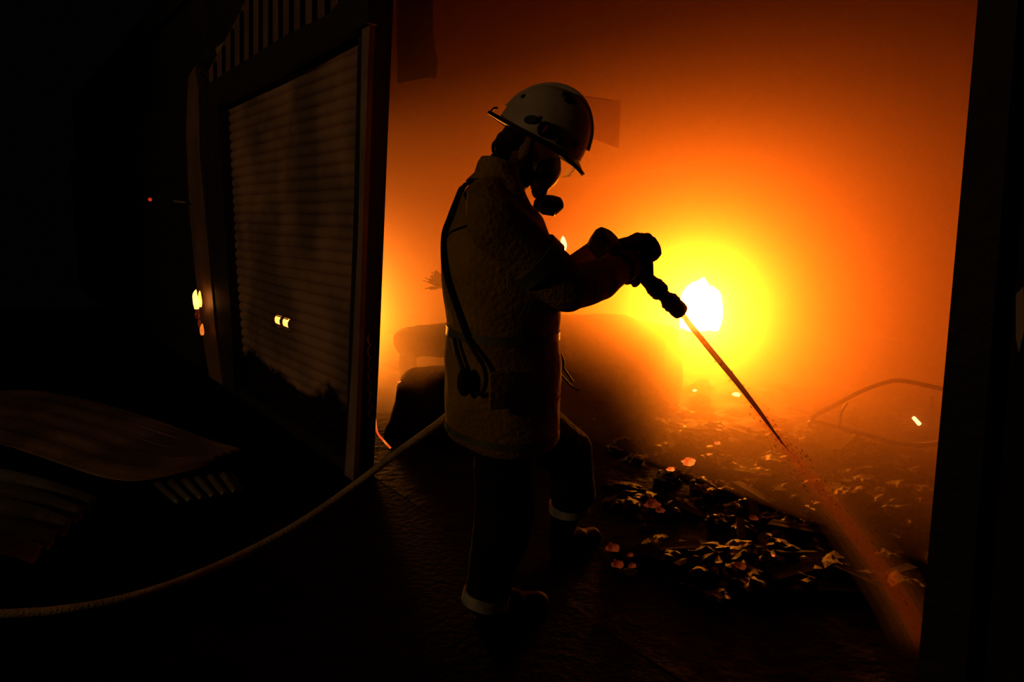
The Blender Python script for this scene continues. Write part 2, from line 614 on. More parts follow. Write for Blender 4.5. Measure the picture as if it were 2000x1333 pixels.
# ------------------------------------------------------------------ flames
def flame(bm, c, r, h, seed, lean=.15):
    n = 10
    rings = []
    for i in range(n):
        t = i / (n - 1)
        rr = r * (math.sin(math.pi * min(1, .16 + t * .84)) ** .6) * (1 - .15 * t) + .002
        off = Vector((nz(c, 3, seed + t * 2) * lean, nz(c, 3, seed + 7 + t * 2) * lean, 0)) * t * h
        ring = ell(c + Vector((0, 0, h * t)) + off, X0, Vector((0, 1, 0)), rr, rr, 14)
        rings.append([p + (p - c - off).normalized() * r * .12 * nz(p, 6 / max(r, .05) * .3, seed) for p in ring])
    return loft(bm, rings)


fb = empty('blaze', Vector((FIRE.x, FIRE.y, .28)), 'white-hot blaze behind the hose nozzle, brightest fire in the shed', 'fire')
zf = .30
for i, (px, w_, h_) in enumerate([(1362, .20, .62), (1346, .15, .56), (1380, .14, .54), (1356, .17, .44), (1372, .15, .50)]):
    q = Pd(px, 690, 7.25 + .1 * (i % 2))
    obj('flame_tongue', flame(bmesh.new(), Vector((q.x, q.y, zf)), w_, h_, i * 3.1), M['flame'], fb)
q = Pd(1335, 655, 6.7)
tag(obj('small_flame', flame(bmesh.new(), q - Vector((0, 0, .03)), .05, .09, 4), M['flame2']), 'small bright flame low left of the blaze, under the nozzle tip', 'fire')


def blobmesh(seed, r, sq=.6, lv=2):
    bm = bmesh.new()
    bmesh.ops.create_icosphere(bm, subdivisions=lv, radius=1)
    for v in bm.verts:
        k = 1 + .55 * noise.noise(v.co * 1.4 + Vector((seed * 3.7, 0, 0))) + .3 * noise.noise(v.co * 3.7 + Vector((seed * 1.3, 0, 4)))
        v.co = Vector((v.co.x * k * r, v.co.y * k * r, v.co.z * k * r * sq))
    return bm


def ember(px, py, y, r, label, m='ember', name='ember', sq=.6, seed=None, floor=True, ang=0):
    p = Pd(px, py, y) if y else Pf(px, py, .08)
    o = obj(name, blobmesh(seed or px * .01, r, sq, 3), M[m])
    o.location = p
    o.rotation_euler = (0, ang, .6)
    return tag(o, label, 'ember')


def Yg(px, py, z=.1):
    return Pf(px, py, z).y


# second fire seat, behind the left post
f2 = empty('hidden_blaze', Vector((FIRE2.x, FIRE2.y, .05)), 'fire burning deep behind the roller shutter, hidden by the door post', 'fire')
for i in range(3):
    obj('flame_tongue', flame(bmesh.new(), Vector((FIRE2.x + .15 * i - .2, FIRE2.y, .1)), .13, .6, 20 + i), M['flame'], f2)
# flame behind the two holes in the shutter
hp = W((hs[1] + hs[2]) / 2 - .0, hz - .12, .30)
dd_ = (hp - CAM)
c0 = Pw(555, 640, .27)
fl = tag(obj('lock_fire', flame(bmesh.new(), c0 - Vector((0, 0, .1)), .12, .34, 31), M['flame2']), 'flame seen through the two small holes in the roller shutter', 'fire')
# fire licking the far left edge
q = Pw(385, 606, -.03)
lf = empty('edge_fire', q, 'narrow flames licking up the wall edge at far left of the shutter', 'fire')
for px, py, r_, h_ in ((384, 604, .024, .17), (391, 600, .014, .14), (390, 640, .012, .12), (395, 655, .016, .10), (386, 622, .02, .08)):
    p = Pw(px, py, -.05)
    obj('flame_tongue', flame(bmesh.new(), p, r_, h_, px), M['flame2'] if px < 392 and py < 615 else M['emberred'] if px != 395 else M['ember'], lf)
tag(obj('red_lamp', ball(bmesh.new(), Pw(293, 390, -.1), .018, .018, .018), emit('red_lamp_glow', (1, .05, .01), .5)), 'tiny red light in the darkness at far left', 'lamp')
tag(obj('wall_bracket', tube(bmesh.new(), [Pw(340, 393, -.02), Pw(362, 396, -.02)], .01, 8), M['postpale']), 'small thin bracket on the unlit wall beside the far post', 'bracket')

# ------------------------------------------------------------------ burnt things inside
def rbox(name, cx_l, cx_r, yt, yb, Y, depth, m, parent=None, bev=.05, skew=0.0, seed=0, voxel=.03, amp=.02):
    """a rounded, fire-worn block whose front face spans the given pixels at depth Y"""
    a, b_, c, d_ = Pd(cx_l, yb, Y), Pd(cx_r, yb + 0, Y), Pd(cx_r, yt + skew, Y), Pd(cx_l, yt, Y)
    bm = prism(bmesh.new(), [a, b_, c, d_], Vector((0, depth, 0)))
    return melt(name, bm, voxel, m, parent, smooth=max(2, int(bev / voxel * 3)), fn=lambda p: amp * nz(p, 5, seed) + amp * .5 * nz(p, 14, seed))


YB = 5.2
bench = empty('burnt_bench', Pf(840, 760, 0), 'burnt bench with thick rounded top showing through smoke left of firefighter', 'bench')
bm = prism(bmesh.new(), [Pd(x, y, YB + .6) for x, y in ((773, 672), (772, 652), (786, 641), (815, 634), (862, 629), (930, 626), (1000, 632), (1000, 694), (862, 693), (800, 693), (784, 686))], Vector((0, -.14, 0)))
melt('bench_top', bm, .02, M['hulk'], bench, 4, lambda p: .015 * nz(p, 6))
gl = Pd(795, 700, YB)
bm = prism(bmesh.new(), [Pd(x, y, YB + .44) for x, y in ((779, 688), (811, 688), (813, 720), (808, 800), (776, 800), (778, 730))], Vector((0, .12, 0)))
melt('bench_leg', bm, .02, M['hulk'], bench, 3, lambda p: .012 * nz(p, 9))
bm = prism(bmesh.new(), [Pd(x, y, YB + .44) for x, y in ((958, 688), (990, 688), (990, 800), (958, 800))], Vector((0, .12, 0)))
melt('bench_leg', bm, .02, M['hulk'], bench, 3, lambda p: .012 * nz(p, 9))
YC = 4.0
arm = [(782, 752), (784, 728), (800, 718), (828, 712), (862, 703), (900, 690), (960, 690), (1000, 700), (1000, 850), (752, 850), (758, 830), (762, 800), (774, 776)]
bm = prism(bmesh.new(), [Pd(x + 8, y + 6, YC + .6) for x, y in arm], Vector((0, -.36, 0)))
tag(melt('burnt_armchair', bm, .025, M['hulk'], None, 5, lambda p: .03 * nz(p, 4, 3) + .012 * nz(p, 12)), 'slumped burnt armchair in dark silhouette between door post and firefighter', 'armchair')
YH = 5.7
hulk = empty('burnt_sofa', Pf(1200, 800, 0), 'big boxy burnt sofa behind firefighter, right of waist, faded by smoke', 'sofa')
bm = prism(bmesh.new(), [Pd(x, y, YH) for x, y in ((1010, 618), (1090, 613), (1160, 612), (1226, 614), (1240, 622), (1275, 629), (1308, 637), (1310, 660), (1322, 690), (1318, 790), (1010, 800))], Vector((0, -.30, 0)))
melt('sofa_back', bm, .03, M['hulk'], hulk, 4, lambda p: .02 * nz(p, 5, 1))
bm = prism(bmesh.new(), [Pd(x, y, YH - .25) for x, y in ((1010, 700), (1200, 712), (1240, 722), (1250, 850), (1010, 850))], Vector((0, -.2, 0)))
melt('sofa_seat', bm, .03, M['hulk'], hulk, 5, lambda p: .03 * nz(p, 5, 2))
bm = tube(bmesh.new(), [Pd(1300, 662, YH - .3), Pd(1301, 720, YH - .3), Pd(1299, 800, YH - .3)], .018, 8)
obj('sofa_post', bm, M['hulk'], hulk)

# leafy burnt plant behind the firefighter's back
pl = empty('burnt_plant', Pd(905, 632, YB + .3), 'frilly-leaved burnt plant peeking out behind firefighter back', 'plant')
pc = Pd(862, 560, YB + .3)
obj('stem', tube(bmesh.new(), spline([Pd(905, 640, YB + .3), Pd(900, 600, YB + .3), pc]), .012, 8), M['char'], pl)
for i in range(64):
    a = random.uniform(0, 6.28)
    e_ = random.uniform(-.3, 1.2)
    d = Vector((math.cos(a) * math.cos(e_), math.sin(a) * math.cos(e_), math.sin(e_) * .8 + .1))
    tip = pc + d * random.uniform(.11, .165)
    u, v = basis(d)
    bm = bmesh.new()
    pts = [pc + d * .02, pc + d * .07 + u * .03, tip - d * .02 + u * .024, tip, tip - d * .02 - u * .024, pc + d * .07 - u * .03]
    prism(bm, pts, v * .004)
    obj('leaf', bm, M['char'], pl, smooth=False)

# bent legs of a burnt stool in front of the blaze
st = empty('burnt_stool', Pf(1375, 770, .1), 'thin bent legs of a burnt stool in front of the blaze', 'stool')
for pts in ([(1352, 652), (1362, 680), (1374, 720), (1381, 768)], [(1352, 652), (1338, 690), (1330, 730), (1326, 768)]):
    obj('leg', tube(bmesh.new(), spline([Pd(x, y, 6.2) for x, y in pts]), .012, 8), M['metal'], st)
obj('seat_rail', tube(bmesh.new(), [Pd(1330, 650, 6.2), Pd(1356, 653, 6.2)], .012, 8), M['metal'], st)
# collapsed metal frame at right
fr = empty('bent_frame', Pf(1600, 850, .1), 'bent tubular metal frame lying in the smoke beside the right post', 'frame')
Yr = lambda x: 4.2 - (x - 1585) * .002
for nm, pts, rr in (('frame_tube', [(1583, 835), (1590, 815), (1625, 795), (1680, 766), (1725, 749), (1760, 744), (1830, 758), (1850, 762)], .013),
                    ('frame_tube', [(1583, 833), (1588, 824), (1640, 836), (1700, 852), (1750, 866), (1800, 870), (1850, 862)], .015),
                    ('crossbar', [(1655, 788), (1644, 805), (1640, 832)], .008)):
    obj(nm, tube(bmesh.new(), spline([Pd(x, y, Yr(x)) for x, y in pts], 6), rr, 8), M['metal'], fr)
# far low cabinet behind, seen as a pale-edged panel
cb = empty('burnt_cabinet', Pf(1700, 740, 0), 'low burnt cabinet with pale edge at the back, above the bent frame', 'cabinet')
bm = prism(bmesh.new(), [Pd(x, y, 6.6) for x, y in ((1655, 671), (1758, 671), (1760, 760), (1655, 760))], Vector((0, .4, 0)))
obj('body', bm, M['char'], cb, smooth=False)
bm = prism(bmesh.new(), [Pd(x, y, 6.55) for x, y in ((1753, 668), (1763, 669), (1766, 714), (1757, 715))], Vector((0, .05, 0)))
obj('edge_strip', bm, M['ash'], cb, smooth=False)
tag(obj('burning_stick', tube(bmesh.new(), [Pd(1784, 816, 3.9), Pd(1796, 829, 3.9)], [.010, .012], 8), M['emberhot']), 'short burning stick glowing white beside the right post', 'ember')
tag(obj('charred_stand', tube(bmesh.new(), [Pd(1821, 776, 4.6), Pd(1820, 782, 4.6), Pd(1820, 900, 4.6)], .012, 8), M['char']), 'thin charred upright close against the right post', 'post')
# things overhead
wpoly('shutter_housing', [(776, 163), (838, 151), (842, 120), (832, 60), (832, -80), (774, -80)], .8, .05, M['hulk'], 'dark box hanging from the ceiling just inside the left post', kind='thing', cat='box')
bm = bmesh.new()
edge = [(1040, 346), (1130, 350), (1250, 341), (1400, 310), (1560, 268), (1700, 232), (1850, 205)]
rows = []
for i in range(6):
    d = i / 5
    r_ = []
    for j, (x, y) in enumerate(edge):
        p = Pd(x, y, 7.5 - .08 * j)
        r_.append(p + Vector((0, d * 1.6, d * (3.5 - p.z))) * 1.0)
    rows.append(r_)
vs = [[bm.verts.new(p) for p in r_] for r_ in rows]
for a, b_ in zip(vs, vs[1:]):
    for i in range(len(a) - 1):
        bm.faces.new((a[i], a[i + 1], b_[i + 1], b_[i]))
ob = obj('sagging_ceiling_sheet', bm, M['soot_and_shade'])
md = ob.modifiers.new('s', 'SOLIDIFY')
md.thickness = .02
tag(ob, 'wide ceiling sheet sagging down at the back, faint in the smoke', 'ceiling sheet')
for i, (p0, p1) in enumerate((((1455, 30), (1600, 185)), ((870, -20), (925, 95)))):
    rf = obj('rafter', tube(bmesh.new(), [Pd(*p0, 5.4), Pd(*p1, 7.6)], .06, 4), M['char'], smooth=False)
    tag(rf, ('loose charred rafter slanting under the ceiling right of the helmet', 'charred rafter end slanting beside the hanging box')[i], 'rafter')

# ------------------------------------------------------------------ rubble: planks and lumps, each its own thing
lump = []
for i in range(6):
    bm = blobmesh(i * 1.7, 1.0, .65, 3)
    for v in bm.verts:
        v.co += v.co.normalized() * .06 * noise.noise(v.co * 3 + Vector((i, 0, 0)))
    me = bpy.data.meshes.new('rubble_lump')
    bm.to_mesh(me)
    bm.free()
    me.materials.append(M['rubble'])
    lump.append(me)
plank = []
for i in range(4):
    bm = bmesh.new()
    bmesh.ops.create_cube(bm, size=1)
    bmesh.ops.subdivide_edges(bm, edges=bm.edges, cuts=1, use_grid_fill=True)
    for v in bm.verts:
        v.co += Vector((random.uniform(-.04, .04), random.uniform(-.1, .1), random.uniform(-.14, .14)))
    me = bpy.data.meshes.new('charred_plank')
    bm.to_mesh(me)
    bm.free()
    me.materials.append(M['char'])
    plank.append(me)
rr = random.Random(3)
cnt = 0
for i in range(420):
    px, py = rr.uniform(1170, 1830), 740 + 420 * rr.random() ** .8
    p = Pf(px, py, .05)
    s, _, d = sh(p)
    if d < .55 or d > 7 or s < -6:
        continue
    if (p - Vector((.3, 2.85, 0))).length < .3:
        continue
    cnt += 1
    if cnt > 230:
        break
    p.z = hump(s, d)
    zone = ('in the far rubble below the blaze' if py < 850 and px < 1500 else 'in the rubble around the bent metal frame' if py < 900 and px >= 1500 else
            "beside the firefighter's forward boot" if px < 1320 else 'in the front middle of the rubble' if px < 1560 else 'in the front right of the rubble, by the water jet')
    if i % 6 == 0:
        o = bpy.data.objects.new('charred_plank', plank[i % 4])
        L_ = rr.uniform(.15, .4)
        o.scale = (L_, rr.uniform(.025, .055), rr.uniform(.015, .035))
        o.rotation_euler = (rr.uniform(-.25, .25), rr.uniform(-.22, .22), rr.uniform(0, 3.1))
        o.location = p + Vector((0, 0, .03))
        tag(o, 'charred splintered plank end %s' % zone, 'plank', 'charred planks %s' % zone)
    else:
        o = bpy.data.objects.new('rubble_lump', lump[i % 6])
        r_ = rr.uniform(.03, .085)
        o.scale = (r_ * rr.uniform(.8, 1.5), r_, r_ * rr.uniform(.6, 1.0))
        o.rotation_euler = (rr.uniform(-.5, .5), rr.uniform(-.5, .5), rr.uniform(0, 3.1))
        o.location = p + Vector((0, 0, r_ * .05))
        tag(o, 'burnt wet lump of debris %s' % zone, 'debris', 'burnt lumps %s' % zone)
    C.objects.link(o)
# individually visible embers
for px, py, r_, m, lab in (
        (1333, 689, .028, 'emberhot', 'white-hot ember just below the blaze, under the nozzle'),
        (1357, 763, .016, 'emberhot', 'small round yellow ember below the stool legs'),
        (1438, 771, .03, 'emberhot', 'larger yellow ember touching the water jet'),
        (1429, 784, .012, 'ember', 'thin orange ember just under the larger yellow one'),
        (1484, 773, .012, 'ember', 'tiny orange ember right of the water jet, upper one of two'),
        (1497, 780, .012, 'ember', 'tiny orange ember right of the water jet, lower one of two'),
        (1545, 711, .014, 'ember', 'lone tiny ember far back, right of the blaze'),
        (1345, 902, .035, 'ember', 'brightest orange lump in the middle of the rubble'),
        (1310, 917, .02, 'ember', 'dull orange ember left of the brightest lump'),
        (1401, 866, .018, 'ember', 'slender orange ember above the brightest lump'),
        (1384, 888, .012, 'ember', 'dim ember between slender ember and brightest lump'),
        (1363, 874, .014, 'emberred', 'faint flat ember up-left of slender ember'),
        (1508, 877, .018, 'emberred', 'flat dull ember left of water jet, mid rubble'),
        (1464, 948, .014, 'emberred', 'round dull ember in right part of rubble'),
        (1482, 926, .014, 'emberred', 'dull ember up-right of the round dull one'),
        (1472, 1012, .018, 'emberred', 'red ember lump in the dark lower right rubble'),
        (1510, 1086, .006, 'ember', 'tiny bright red speck alone in the dark front rubble'),
        (1446, 1106, .02, 'emberred', 'faint flat red ember in the nearest rubble'),
        (1197, 1070, .025, 'emberred', 'red ember at the top of the cluster by the far boot'),
        (1207, 1102, .022, 'emberred', 'red ember at lower left of the cluster by the far boot'),
        (1231, 1084, .012, 'emberred', 'small red ember at upper right of the cluster by the far boot'),
        (1235, 1105, .014, 'emberred', 'small red ember at lower right of the cluster by the far boot'),
        (1275, 985, .032, 'emberred', 'dim red patch of embers in the left rubble'),
        (1290, 997, .02, 'emberred', 'dim red ember below the red patch of embers'),
        (779, 746, .012, 'ember', 'small ember on the armchair edge beside the bench leg')):
    p = Pf(px, py, .1)
    o = ember(px, py, YC + .08 if px < 800 else p.y * .985, r_, lab, m, sq=.55)
    o.data.materials.clear()
    o.data.materials.append(M[m])
# burning strip by the left post
bs = tag(obj('burning_rope', tube(bmesh.new(), spline([Pd(x, y, 3.75) for x, y in ((731, 802), (733, 820), (737, 845), (750, 862), (763, 876))]), [.006] * 0 or .006, 6), M['ember']), 'thin burning rope hanging beside the left post near the hose', 'rope')
tag(obj('roof_flames', flame(bmesh.new(), Pd(1099, 494, 4.6), .022, .11, 3), M['emberhot']), 'little yellow flame above the sleeve in front of the chest', 'fire')


# ------------------------------------------------------------------ fallen roof sheets, bottom left
def sheet(name, c4, nr, amp, m, label, sag=0.0, nl=10, axis=0, cat='metal sheet', ragged=0.0):
    """corrugated sheet between four corners (a b: top edge, d c: lower edge); ridges run a->b if axis==0"""
    a, b_, c, d_ = c4
    nrm = (b_ - a).cross(d_ - a).normalized()
    if nrm.z < 0:
        nrm = -nrm
    nc = nr * 8
    bm = bmesh.new()
    rows = []
    for i in range(nc + 1):
        v = i / nc
        row = []
        rg = ragged * (random.random() - .5)
        for j in range(nl + 1):
            u = j / nl
            if j == nl:
                u += rg
            p = (a * (1 - u) + b_ * u) * (1 - v) + (d_ * (1 - u) + c * u) * v
            p = p + nrm * (amp * math.sin(v * nr * 2 * math.pi) + sag * math.sin(math.pi * u) + .01 * nz(p, 2.4))
            row.append(bm.verts.new(p))
        rows.append(row)
    for x, y in zip(rows, rows[1:]):
        for j in range(nl):
            bm.faces.new((x[j], x[j + 1], y[j + 1], y[j]))
    o = obj(name, bm, m)
    s_ = o.modifiers.new('s', 'SOLIDIFY')
    s_.thickness = .003
    return tag(o, label, cat)


sheet('roof_sheet', [Pf(-60, 765, .42), Pf(150, 768, .34), Pf(476, 880, .03), Pf(255, 940, .03)], 1, .004, M['sheet'], 'x')
bpy.data.objects.remove(bpy.data.objects['roof_sheet'])


def flatsheet(name, pix, m, label, ridges):
    """thin sheet traced in plan, laid over the ground with low folds along its length"""
    pts = [Pf(x, y, z) for x, y, z in pix]
    n = len(pts) // 2
    top, bot = pts[:n], pts[n:][::-1]
    nv = ridges * 4
    T, B = spline(top, 8), spline(bot, 8)
    bm = bmesh.new()
    rows = []
    for i in range(nv + 1):
        v = i / nv
        row = []
        for a, b_ in zip(T, B):
            p = a.lerp(b_, v)
            row.append(bm.verts.new(p + Vector((0, 0, .012 * math.sin(v * ridges * 2 * math.pi) + .012 * nz(p, 2) + .02 * math.sin(math.pi * v)))))
        rows.append(row)
    for x, y in zip(rows, rows[1:]):
        for j in range(len(x) - 1):
            bm.faces.new((x[j], x[j + 1], y[j + 1], y[j]))
    o = obj(name, bm, m)
    s_ = o.modifiers.new('s', 'SOLIDIFY')
    s_.thickness = .003
    return tag(o, label, 'metal sheet')


flatsheet('fallen_roof_sheet', [(-80, 772, .30), (70, 764, .27), (200, 790, .20), (350, 838, .10), (474, 879, .04),
                                (-80, 850, .26)[0:0] or (300, 934, .03)][:5] + [(400, 912, .03), (262, 941, .03), (120, 905, .08), (0, 868, .14), (-80, 850, .16)], M['sheet'],
          'large reddish fallen roof sheet lying at left before the shutter', 5)
for k, (u0, u1, lab) in enumerate((((-60, 905), (165, 975), 'fallen corrugated sheet at the left edge, topmost of the scalloped stack'),)):
    pass
sheet('corrugated_sheet', [Pf(-60, 905, .16), Pf(195, 975, .05), Pf(60, 1096, .02), Pf(-60, 1085, .10)], 5, .022, M['sheetdark'],
      'dark corrugated sheet with scalloped end at the lower left edge', nl=14, ragged=.03, sag=.02)
sheet('corrugated_offcut', [Pf(300, 952, .04), Pf(470, 928, .04), Pf(440, 966, .02), Pf(330, 985, .02)], 1, .002, M['sheetdark'], 'x')
bpy.data.objects.remove(bpy.data.objects['corrugated_offcut'])
a_, b_, c_, d_ = Pf(300, 948, .03), Pf(345, 985, .03), Pf(476, 958, .03), Pf(455, 925, .03)
sheet('corrugated_offcut', [a_, b_, c_, d_], 6, .014, M['sheetdark'], 'small corrugated offcut lying below the tip of the large fallen sheet', nl=6)

# ------------------------------------------------------------------ the smoke filling the shed
def wedge(pr, s0_, s1_):
    return prism(bmesh.new(), [W(s0_, z, d) for d, z in pr], AL * (s1_ - s0_))


for nm, lab, fr_, pr in (('smoke', 'orange-lit smoke filling the shed', .55, [(.50, .95), (1.2, .2), (1.9, -.2), (9.55, -.2), (9.55, 3.25), (.50, 3.25)]),
                    ('smoke_bank', 'thicker smoke further inside the shed', .25, [(.60, 1.2), (1.7, .45), (2.9, -.2), (9.5, -.2), (9.5, 3.22), (.60, 3.22)]),
                    ('smoke_plume', 'densest rolling smoke at the back of the shed', .20, [(.70, 1.4), (2.0, .75), (3.0, .35), (4.2, -.2), (9.45, -.2), (9.45, 3.2), (.70, 3.2)])):
    sm = obj(nm, wedge(pr, -6.95, 8.95), volume(nm, [('s', (1,.7,.4), SMOKE_S * fr_, SMOKE_G), ('a', (.93, .48, .3), SMOKE_A * fr_, 0)]), smooth=False)
    tag(sm, lab, 'smoke', kind='stuff')
sm = obj('low_smoke', wedge([(.52, -.2), (.52, .93), (1.2, .18), (1.85, -.2)], .15, 8.9), volume('low_smoke', [('s', (1, .7, .4), .31, SMOKE_G), ('a', (.93, .48, .3), .4, 0)]), smooth=False)
tag(sm, 'smoke hanging low behind the left door post', 'smoke', kind='stuff')
sm = obj('smoke_layer', wedge([(.6, 2.2), (9.5, 1.9), (9.5, 3.2), (.6, 3.2)], -6.9, 8.9), volume('smoke_upper', [('a', (.5,.35,.25),1.5, 0)]), smooth=False)
tag(sm, 'darker smoke layer under the shed ceiling', 'smoke', kind='stuff')
# ------------------------------------------------------------------ the firefighter
from mathutils.bvhtree import BVHTree
AF = R(25)
FF = Vector((math.cos(AF), math.sin(AF), 0))
LL = Vector((-math.sin(AF), math.cos(AF), 0))
ZZ = Vector((0, 0, 1))
B0 = Pd(960, 700, 2.32)


def P_(px, py, l=0.0):
    return Pp(px, py, B0 + LL * l, LL)


man = empty('person', Vector((B0.x, B0.y, 0)), 'firefighter in white helmet, yellow coat and dark trousers, stepping in with hose nozzle', 'person')
ROWS = [(338, 938, 1000, .085), (350, 926, 1010, .12), (368, 905, 1020, .17), (385, 893, 1024, .195), (402, 887, 1030, .205), (425, 877, 1052, .215), (445, 870, 1060, .22),
        (470, 863, 1070, .225), (500, 860, 1078, .225), (540, 860, 1082, .225), (580, 864, 1086, .225), (610, 868, 1088, .22), (640, 869, 1083, .22),
        (665, 864, 1082, .22), (700, 862, 1086, .225), (740, 863, 1087, .23), (780, 865, 1084, .235), (815, 866, 1082, .24), (842, 867, 1078, .24), (856, 875, 1070, .235)]


def torso(y, grow=0.0):
    for (a, b_) in zip(ROWS, ROWS[1:]):
        if a[0] <= y <= b_[0]:
            t = (y - a[0]) / (b_[0] - a[0])
            l, r, wl = (a[i] + (b_[i] - a[i]) * t for i in (1, 2, 3))
            break
    else:
        l, r, wl = ROWS[-1][1:] if y > 500 else ROWS[0][1:]
    p0, p1 = P_(l, y), P_(r, y)
    c = (p0 + p1) / 2
    hw = (p1 - p0).length / 2
    wf = math.sqrt(max(hw * hw - (wl * math.tan(AF)) ** 2, (hw * .55) ** 2))
    return ell(c, FF, LL, wf + grow, wl + grow, 40, 2.25)


def folds(p):
    g = (p - B0).dot(FF) * .8 + p.z * .6     # drooping folds that run from shoulder to elbow
    return .009 * nz(p, 5, 3) + .005 * nz(p, 11, 8) + .009 * math.sin(34 * g + 5 * nz(p, 2.3, 1)) * max(0, nz(p, 2.0, 6) + .35)


RS, RE, RW = P_(966, 436, -.18), P_(1109, 566, -.22), P_(1219, 521, -.075)
RM = P_(1168, 547, -.15)
LS, LE, LM, LW = P_(996, 442, .17), P_(1098, 549, .23), P_(1140, 516, .18), P_(1174, 488, .12)
bm = bmesh.new()
loft(bm, [torso(r[0]) for r in ROWS])
cap(bm, RS, .092, RE, .080)
cap(bm, RE, .080, RM, .074)
cap(bm, RM, .076, RW, .047)
cap(bm, LS, .084, LE, .072)
cap(bm, LE, .072, LM, .060)
cap(bm, LM, .062, LW, .056)
cap(bm, P_(955, 385, -.1), .07, RS, .09)
cap(bm, P_(975, 385, .1), .07, LS, .085)
coat = melt('coat', bm, .0085, M['coat'], man, 5, folds)
# cuffs, collar, hem
u, v = basis(RW - RM)
bm = bmesh.new()
loft(bm, [ell(RW + (RW - RM).normalized() * a, u, v, r, r, 20) for a, r in ((-.03, .05), (-.03, .058), (.012, .058), (.03, .05), (.03, .03))])
obj('cuff', bm, M['coatdark'], coat)
u, v = basis(LW - LM)
dl = (LW - LM).normalized()
bm = bmesh.new()
loft(bm, [ell(LW + dl * a, u, v, r, r, 20) for a, r in ((-.02, .055), (.0, .063), (.035, .072), (.052, .069), (.064, .05))])
obj('cuff', bm, M['coatdark'], coat)
bm = bmesh.new()
rings = []
for y, l, r, wl in ((372, 912, 1024, .135), (352, 928, 1016, .10), (330, 934, 1012, .085), (320, 940, 1012, .08)):
    c = (P_(l, y) + P_(r, y)) / 2
    hw = (P_(r, y) - P_(l, y)).length / 2
    rings.append(ell(c + FF * .0, FF - ZZ * .35, LL, hw * .92, wl, 32))
inner = [[c0_ + (sum(r_, Vector()) / len(r_) - c0_) * .12 for c0_ in r_] for r_ in rings[::-1]]
loft(bm, rings + inner, cap=False)
obj('collar', bm, M['coat'], coat)


def hoop(name, y0, y1, m, parent, g=.013):
    bm = bmesh.new()
    loft(bm, [torso(y0, g - .006), torso(y0, g), torso((y0 + y1) / 2, g + .001), torso(y1, g), torso(y1, g - .006)], cap=False)
    bv = BVHTree.FromPolygons([v.co.copy() for v in coat.data.vertices], [tuple(p.vertices) for p in coat.data.polygons])
    N = len(bm.verts) // 5
    bm.verts.ensure_lookup_table()
    for i, v in enumerate(bm.verts):
        h = bv.find_nearest(v.co)
        if h[0] is not None and h[3] < .06:
            v.co = h[0] + h[1] * (.0035 if N <= i < 4 * N else -.004)
    return obj(name, bm, m, parent)


hoop('reflective_band', 640, 655, M['band'], coat)
hoop('reflective_band', 826, 839, M['band'], coat)
ax = (RE - RS).normalized()
u, v = basis(ax)
c = RS.lerp(RE, .58)
obj('reflective_band', loft(bmesh.new(), [ell(c + ax * a, u, v, r, r, 28) for a, r in ((-.024, .085), (-.024, .0955), (.024, .0945), (.024, .085))], cap=False), M['band'], coat)
dg = bpy.context.evaluated_depsgraph_get()
off = Vector(man.location)
me = coat.data
bvh = BVHTree.FromPolygons([v.co.copy() for v in me.vertices], [tuple(p.vertices) for p in me.polygons])


def S(px, py, lift=.012):
    d = ray(px, py).normalized()
    h = bvh.ray_cast(CAM, d)
    if h[0] is None:
        return P_(px, py, -.1)
    return h[0] + h[1] * lift


# carrying strap and clip gear
bm = tube(bmesh.new(), spline([S(x, y) for x, y in ((916, 364), (906, 376), (890, 398), (880, 425), (875, 460), (874, 504), (880, 540), (891, 578), (904, 615), (914, 645), (922, 668))], 5), .011, 8, flat=.45)
strap = obj('shoulder_strap', bm, M['blackcloth'], man)
bm = tube(bmesh.new(), spline([S(x, y, .02) for x, y in ((921, 664), (935, 688), (950, 715), (955, 742), (948, 764), (934, 770))], 5), .007, 8)
obj('gear_loop', bm, M['blackcloth'], strap)
bm = tube(bmesh.new(), spline([S(x, y, .02) for x, y in ((897, 662), (902, 685), (909, 708), (913, 722))], 5), .009, 8)
obj('snap_hook', bm, M['metal'], strap)
pg = S(920, 744, .03)
bm = ball(bmesh.new(), pg, .026, .02, .048)
obj('belt_pouch', bm, M['blackcloth'], strap)
bm = bmesh.new()
box(bm, S(1000, 760, .012), .16, .02, .12, Quaternion(ZZ, AF).to_matrix(), .006)
obj('coat_pocket', bm, M['coat'], coat)
for pts in ([(1085, 680), (1094, 690), (1100, 706), (1097, 722), (1089, 734)], [(1095, 712), (1106, 728), (1118, 745)], [(1091, 728), (1104, 742), (1116, 755), (1129, 762)]):
    obj('loose_strap', tube(bmesh.new(), spline([P_(x, y, -.04) for x, y in pts], 4), .011, 6, flat=.4), M['blackcloth'], coat)
obj('pull_cord', tube(bmesh.new(), [P_(1082, 616, -.05), P_(1086, 630, -.05), P_(1085, 650, -.05), P_(1081, 662, -.05)], .002, 6), M['blackcloth'], coat)

# --- head, helmet
AH = R(-9)
F2 = Vector((math.cos(AH), math.sin(AH), 0))
HF = (F2 * math.cos(R(27)) - ZZ * math.sin(R(27))).normalized()
HU = (ZZ * math.cos(R(27)) + F2 * math.sin(R(27))).normalized()
HL = Vector((-math.sin(AH), math.cos(AH), 0))
HR = Matrix((HF, HL, HU)).transposed()
BC = P_(1051, 275, 0)


def H(f, l, u_):
    return BC + HF * f + HL * l + HU * u_


